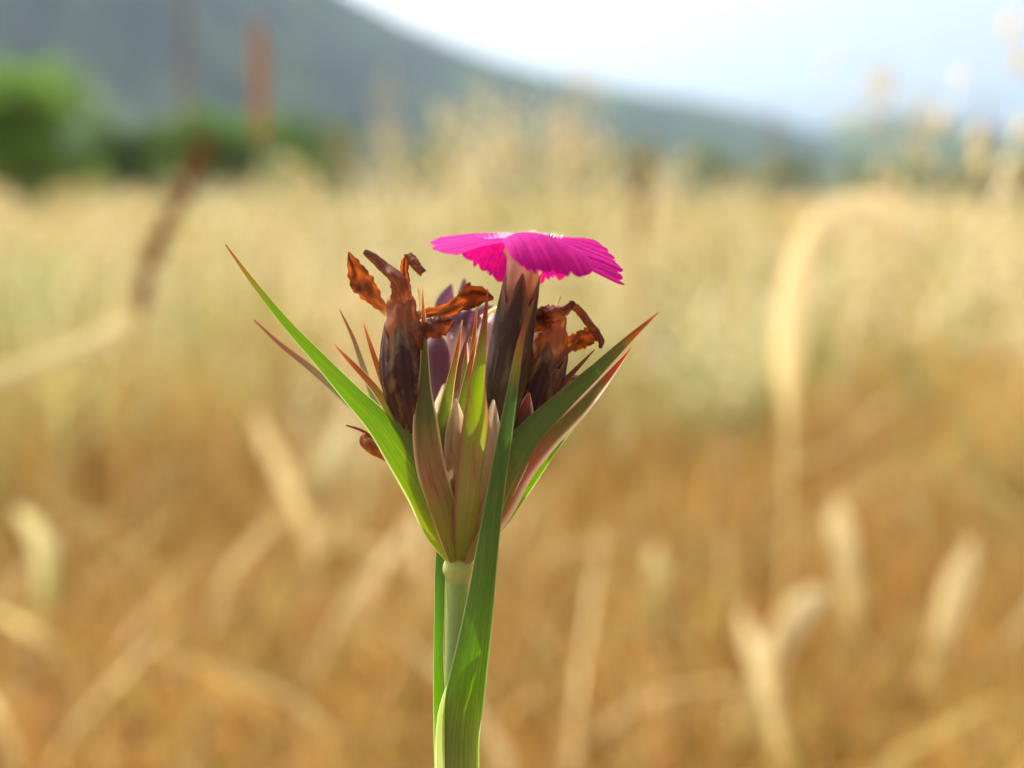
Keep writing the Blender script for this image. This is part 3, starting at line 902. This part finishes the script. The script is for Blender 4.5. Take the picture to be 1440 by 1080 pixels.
for i in range(140):
    dist = 1.3 + 6.5 * rng.uniform() ** 1.3
    x = rng.uniform(-250, 1700)
    y = (262 if x < 430 else 190 if x < 880 else 262 if x < 1040 else 298) + rng.normal() * (18 if x < 430 else 42 if x < 880 else 30 if x < 1040 else 22)
    put_oat(x, max(y, 60), dist, i % 5, rng.uniform(0, 6.28), 'pale dry oat stalk with hanging husks in the meadow behind the carnation', 'oat stalks in the meadow')
for i in range(70):
    put_oat(rng.uniform(-250, 1700), rng.uniform(280, 450), rng.uniform(1.1, 3.0), i % 5, rng.uniform(0, 6.28),
            'short pale oat stalk with its husks below the top of the meadow grass', 'short oat stalks in the meadow')
for i, (x, y, dist) in enumerate([(1425, -20, .75), (1322, 80, 1.1)]):
    put_oat(x, y, dist, i, i * 1.3, 'oat stalk rising above the hill into the white sky', 'oat stalks against the sky')


def spike(name, pts, dist, width, col, label, cat='seed head', stem_col='#b89c5c', dens=1.0, root_dx=0, husk=.009, stem_r=.0012):
    """a dense seed spike through pixels pts at a distance, on a stalk that stands on the ground"""
    P = np.array([far(x, y, dist) for x, y in pts])
    b = P[0]
    foot = np.array([b[0] + root_dx, b[1], 0.0])
    r = empty(name, foot)
    V, F = [], []
    midp = (b + foot) / 2 + np.array([root_dx * .15, 0, 0])
    strand(V, F, [foot - foot - [0, 0, .01], midp - foot, b - foot] + [q - foot for q in P[1:]], stem_r)
    o = link('stem', polymesh('spike_stem', V, F, stem_col), M['grass'], r)
    V, F = [], []
    C = spline(P, 60) - foot
    L = np.linalg.norm(np.diff(C, axis=0), axis=1).sum()
    rr = np.random.default_rng(int(abs(pts[0][0]) + pts[0][1]))
    n = int(L / .0012 * dens)
    for k in range(n):
        t = k / n
        c = C[min(int(t * 59), 58)]
        T = C[min(int(t * 59) + 1, 59)] - c
        T = T / np.linalg.norm(T)
        a = rr.uniform(0, 6.28)
        s = np.cross(T, [.2, 1, .3]); s /= np.linalg.norm(s)
        o_ = s * math.cos(a) + np.cross(T, s) * math.sin(a)
        env = (math.sin(math.pi * min(max(t, .04), .97)) ** .45) * width * .5
        spikelet(V, F, c + o_ * env * .1, c + o_ * env * rr.uniform(.7, 1.1) + T * husk * rr.uniform(.7, 1.2), .0042, np.cross(T, o_))
    link('seed_spike', polymesh('seed_spike', V, F, col, var=.25), M['grass'], r)
    return tag(r, label, cat)


spike('seed_head', [(196, 446), (205, 390), (238, 310), (270, 245), (292, 200)], .62, .013, '#8a4a20', 'dark brown seed spike leaning over beside a pale slanting stalk', root_dx=-.05)
spike('seed_head', [(368, 210), (367, 150), (364, 90), (362, 38)], 1.1, .022, '#c8924a', 'tall orange brown upright seed spike against the hillside')
spike('seed_head', [(264, 200), (262, 120), (260, 40), (258, -40)], 1.6, .014, '#a07c46', 'thin dull brown upright seed spike reaching above the hillside', dens=.6)
spike('seed_head', [(900, 345), (902, 290), (906, 240), (912, 200)], 1.2, .020, '#a8883c', 'olive brown upright seed spike behind the magenta flower')
spike('seed_head', [(1388, 300), (1386, 240), (1384, 180), (1383, 140)], 1.5, .009, '#a88868', 'thin brown spike standing in front of the small far hill', dens=.6)
spike('seed_head', [(1092, 290), (1091, 230), (1090, 180), (1090, 150)], 1.8, .012, '#b8a070', 'faint tan spike where the long hill meets the sky', dens=.6)


def dry_blade(pts, dist, label, mat, root=True, root_dx=0.0):
    """broad dead leaf: pts = (x, y, width px, roll, curl) at a distance"""
    d = [dist, dist] if np.isscalar(dist) else dist
    n = len(pts)
    P = []
    for i, q in enumerate(pts):
        dd = d[0] + (d[1] - d[0]) * i / (n - 1)
        lx = loc(far(q[0], q[1], dd))
        P.append((*lx, q[2], q[3] if len(q) > 3 else 20, q[4] if len(q) > 4 else 60))
    b = far(pts[0][0], pts[0][1], d[0])
    foot = np.array([b[0] + root_dx, b[1], 0.0])
    g = np.array([foot[0], foot[1], -.008])
    if root:
        m_ = (b * .5 + g * .5) + np.array([root_dx * .1, 0, 0])
        P = [(*loc(g), 5, 20, 60), (*loc(m_), 8, 20, 60)] + P
    r = empty('dry_blade', foot)
    sheet('blade', P, mat, r, na=34, nc=7, wr=.03, seed=int(abs(pts[0][0])))
    return tag(r, label, 'dry leaf')


M['dead_leaf'] = tissue('dead_leaf_straw', [(0, '#a08850'), (.4, '#c0b082'), (1, '#d4c8a0')], transl=.36, veins=7, vein_amt=.2, vein_col='#a8854a')
M['dead_leaf_green'] = tissue('dead_leaf_pale_green', [(0, '#989a5c'), (.5, '#b4b280'), (1, '#c8c094')], transl=.38, veins=7, vein_amt=.2, vein_col='#8a8a4a')
dry_blade([(1108, 640, 7, 10, 50), (1107, 560, 16, 10, 50), (1107, 520, 40, 10, 50), (1112, 450, 46, 10, 50), (1128, 370, 46, 10, 50), (1160, 310, 42, 10, 50), (1205, 288, 36, 10, 50), (1250, 292, 24, 10, 50), (1262, 300, 4, 10, 50)], .8,
          'broad cream dead leaf bowed over in an arch', M['dead_leaf'])
dry_blade([(1200, 880, 26), (1192, 800, 30), (1180, 720, 24), (1178, 700, 4)], 1.0, 'upright straw coloured dead leaf standing between two leaning ones', M['dead_leaf'])
dry_blade([(1310, 980, 24), (1330, 880, 34), (1358, 790, 28), (1372, 760, 4)], .9, 'straw coloured dead leaf leaning away from the upright one, standing alone', M['dead_leaf'])
dry_blade([(1030, 1080, 28), (1075, 960, 36), (1115, 870, 38), (1152, 838, 26), (1165, 836, 4)], .8, 'broad straw coloured dead leaf bending over at its tip', M['dead_leaf'])
dry_blade([(1110, 1080, 18), (1078, 960, 24), (1052, 890, 20), (1040, 855, 3)], .75, 'narrow dead leaf crossing behind the bent broad one', M['dead_leaf'], root_dx=.03)
dry_blade([(935, 900, 22), (928, 830, 26), (922, 780, 22), (921, 765, 4)], 1.1, 'short pale greenish dead leaf standing apart in the ochre grass', M['dead_leaf_green'])
dry_blade([(790, 1075, 20), (870, 1050, 26), (940, 1025, 24), (975, 1010, 5)], .95, 'pale dead leaf lying almost flat over the ochre grass', M['dead_leaf'])
dry_blade([(765, 1100, 26), (755, 1030, 30), (745, 985, 22), (742, 970, 4)], .9, 'stubby pale dead leaf just beside the carnation stem', M['dead_leaf'])
dry_blade([(440, 760, 18), (410, 690, 24), (380, 625, 24), (360, 580, 4)], 1.1, 'pale dead leaf leaning through the grass below the long green bract', M['dead_leaf'])
dry_blade([(600, 880, 20), (597, 800, 24), (592, 740, 20), (590, 720, 4)], 1.1, 'pale dead leaf standing right behind the carnation stem', M['dead_leaf'])
dry_blade([(-30, 545, 22), (40, 515, 26), (110, 490, 26), (160, 465, 22), (200, 440, 6)], .62, 'pale yellow green stalk slanting up to the brown seed spike', M['dead_leaf_green'], root_dx=-.06)
dry_blade([(60, 860, 24), (66, 800, 34), (50, 740, 34), (20, 715, 10)], 1.0, 'pale green curled dead leaf low in the grass away from the carnation', M['dead_leaf_green'])


# ------------------------------------------------------------------ shrubs and trees at the meadow's edge
def shrub(name, x, ytop, dist, wpx, cols, label, cat, group=None, leaves=2600, seed=0, trunk=.15):
    r_ = np.random.default_rng(seed)
    c = far(x, 280, dist)
    top = far(x, ytop, dist)[2]
    rad = wpx / S * dist * .5
    foot = np.array([c[0], dist, 0.0])
    root = empty(name, foot)
    V, F = [], []
    hh = top
    strand(V, F, [(0, 0, -.05), (.03 * hh, 0, hh * .3), (-.02 * hh, .02, hh * .6), (0, 0, hh * .85)], [hh * .03, hh * .025, hh * .015, hh * .004])
    for k in range(7):
        a = r_.uniform(0, 6.28); z = hh * r_.uniform(.2, .6)
        e = np.array([math.cos(a) * rad * .7, math.sin(a) * rad * .7, z + hh * .22])
        strand(V, F, [(0, 0, z), e * .5 + np.array([0, 0, z * .5 + .02 * hh]), e], [hh * .012, hh * .008, hh * .002])
    link('trunk', polymesh('trunk', V, F, '#5a4632'), M['grass'], root)
    nb = 16
    cen = np.stack([r_.normal(0, .42, nb) * rad, r_.normal(0, .42, nb) * rad, hh * r_.uniform(.25, .86, nb)], 1)
    cr = r_.uniform(.22, .42, nb) * rad
    k = r_.integers(0, nb, leaves)
    u = r_.normal(0, 1, (leaves, 3)); u /= np.linalg.norm(u, axis=1)[:, None]
    pos = cen[k] + u * (cr[k] * r_.uniform(.5, 1.05, leaves))[:, None]
    pos[:, 2] = np.clip(pos[:, 2], .05, None)
    sz = rad * .06
    a = r_.normal(0, 1, (leaves, 3)); a /= np.linalg.norm(a, axis=1)[:, None]
    b = np.cross(a, r_.normal(0, 1, (leaves, 3))); b /= np.linalg.norm(b, axis=1)[:, None]
    Vv = np.stack([pos - a * sz, pos + b * sz * .5, pos + a * sz, pos - b * sz * .5], 1).reshape(-1, 3)
    Ff = np.arange(leaves * 4).reshape(-1, 4)
    C = np.array([srgb(q)[:3] for q in cols])[r_.integers(0, len(cols), leaves)] * r_.uniform(.8, 1.2, (leaves, 1))
    link('crown', tinted_mesh('crown', Vv, Ff, np.repeat(C, 4, 0)), M['foliage'], root)
    return tag(root, label, cat, group)


G1 = ['#5f8a2a', '#74a034', '#4c7424', '#86ac40']
G2 = ['#4a6a2a', '#3c5a26', '#5f7a36']
G3 = ['#66784a', '#58683e', '#7d8a5a']
shrub('shrub', 30, 85, 20, 270, G1, 'bright green bush at the meadow edge below the hill', 'bush', seed=1, leaves=6000)
shrub('shrub', -190, 120, 24, 260, G1, 'light green bush next to the bright one, farther from the carnation', 'bush', seed=2)
shrub('shrub', 165, 160, 27, 150, G2, 'darker green bush tucked behind the bright green one', 'bush', seed=3, leaves=5000)
shrub('shrub', 330, 165, 40, 200, G1 + G2, 'green bush behind the orange brown spike', 'bush', seed=4, leaves=4500)
shrub('shrub', 470, 175, 60, 160, G2, 'dark bush at the hill foot next to the green one', 'bush', seed=5)
for i, (x, y, d, w) in enumerate([(620, 178, 90, 150), (760, 196, 110, 130), (880, 205, 100, 150), (1010, 205, 120, 140), (1110, 215, 110, 120),
                                  (1230, 222, 130, 130), (1340, 226, 120, 140), (1450, 222, 110, 150), (1600, 215, 110, 150), (-380, 130, 60, 230)]):
    shrub('tree', x, y, d, w, G3 if i < 9 else G2, 'grey green tree in the row along the hill foot', 'tree', 'trees along the hill foot', leaves=1500, seed=20 + i)

# ------------------------------------------------------------------ air
hb = bpy.data.meshes.new('haze')
X0, X1, Y0, Y1, Z0, Z1 = -3100, 3100, -700, 3100, -3.5, 330
hb.from_pydata([(X0, Y0, Z0), (X1, Y0, Z0), (X1, Y1, Z0), (X0, Y1, Z0), (X0, Y0, Z1), (X1, Y0, Z1), (X1, Y1, Z1), (X0, Y1, Z1)], [],
               [(0, 3, 2, 1), (4, 5, 6, 7), (0, 1, 5, 4), (1, 2, 6, 5), (2, 3, 7, 6), (3, 0, 4, 7)])
hm = bpy.data.materials.new('haze_air')
hm.use_nodes = True
hm.node_tree.nodes.clear()
ho = hm.node_tree.nodes.new('ShaderNodeOutputMaterial')
hvn = hm.node_tree.nodes.new('ShaderNodeVolumePrincipled')
hvn.inputs['Color'].default_value = (.52, .75, 1.0, 1)
hvn.inputs['Density'].default_value = .00025
hvn.inputs['Anisotropy'].default_value = .2
hm.node_tree.links.new(hvn.outputs[0], ho.inputs['Volume'])
tag(link('haze', hb, hm), 'thin bluish haze in the air over the meadow', 'haze', kind='stuff')
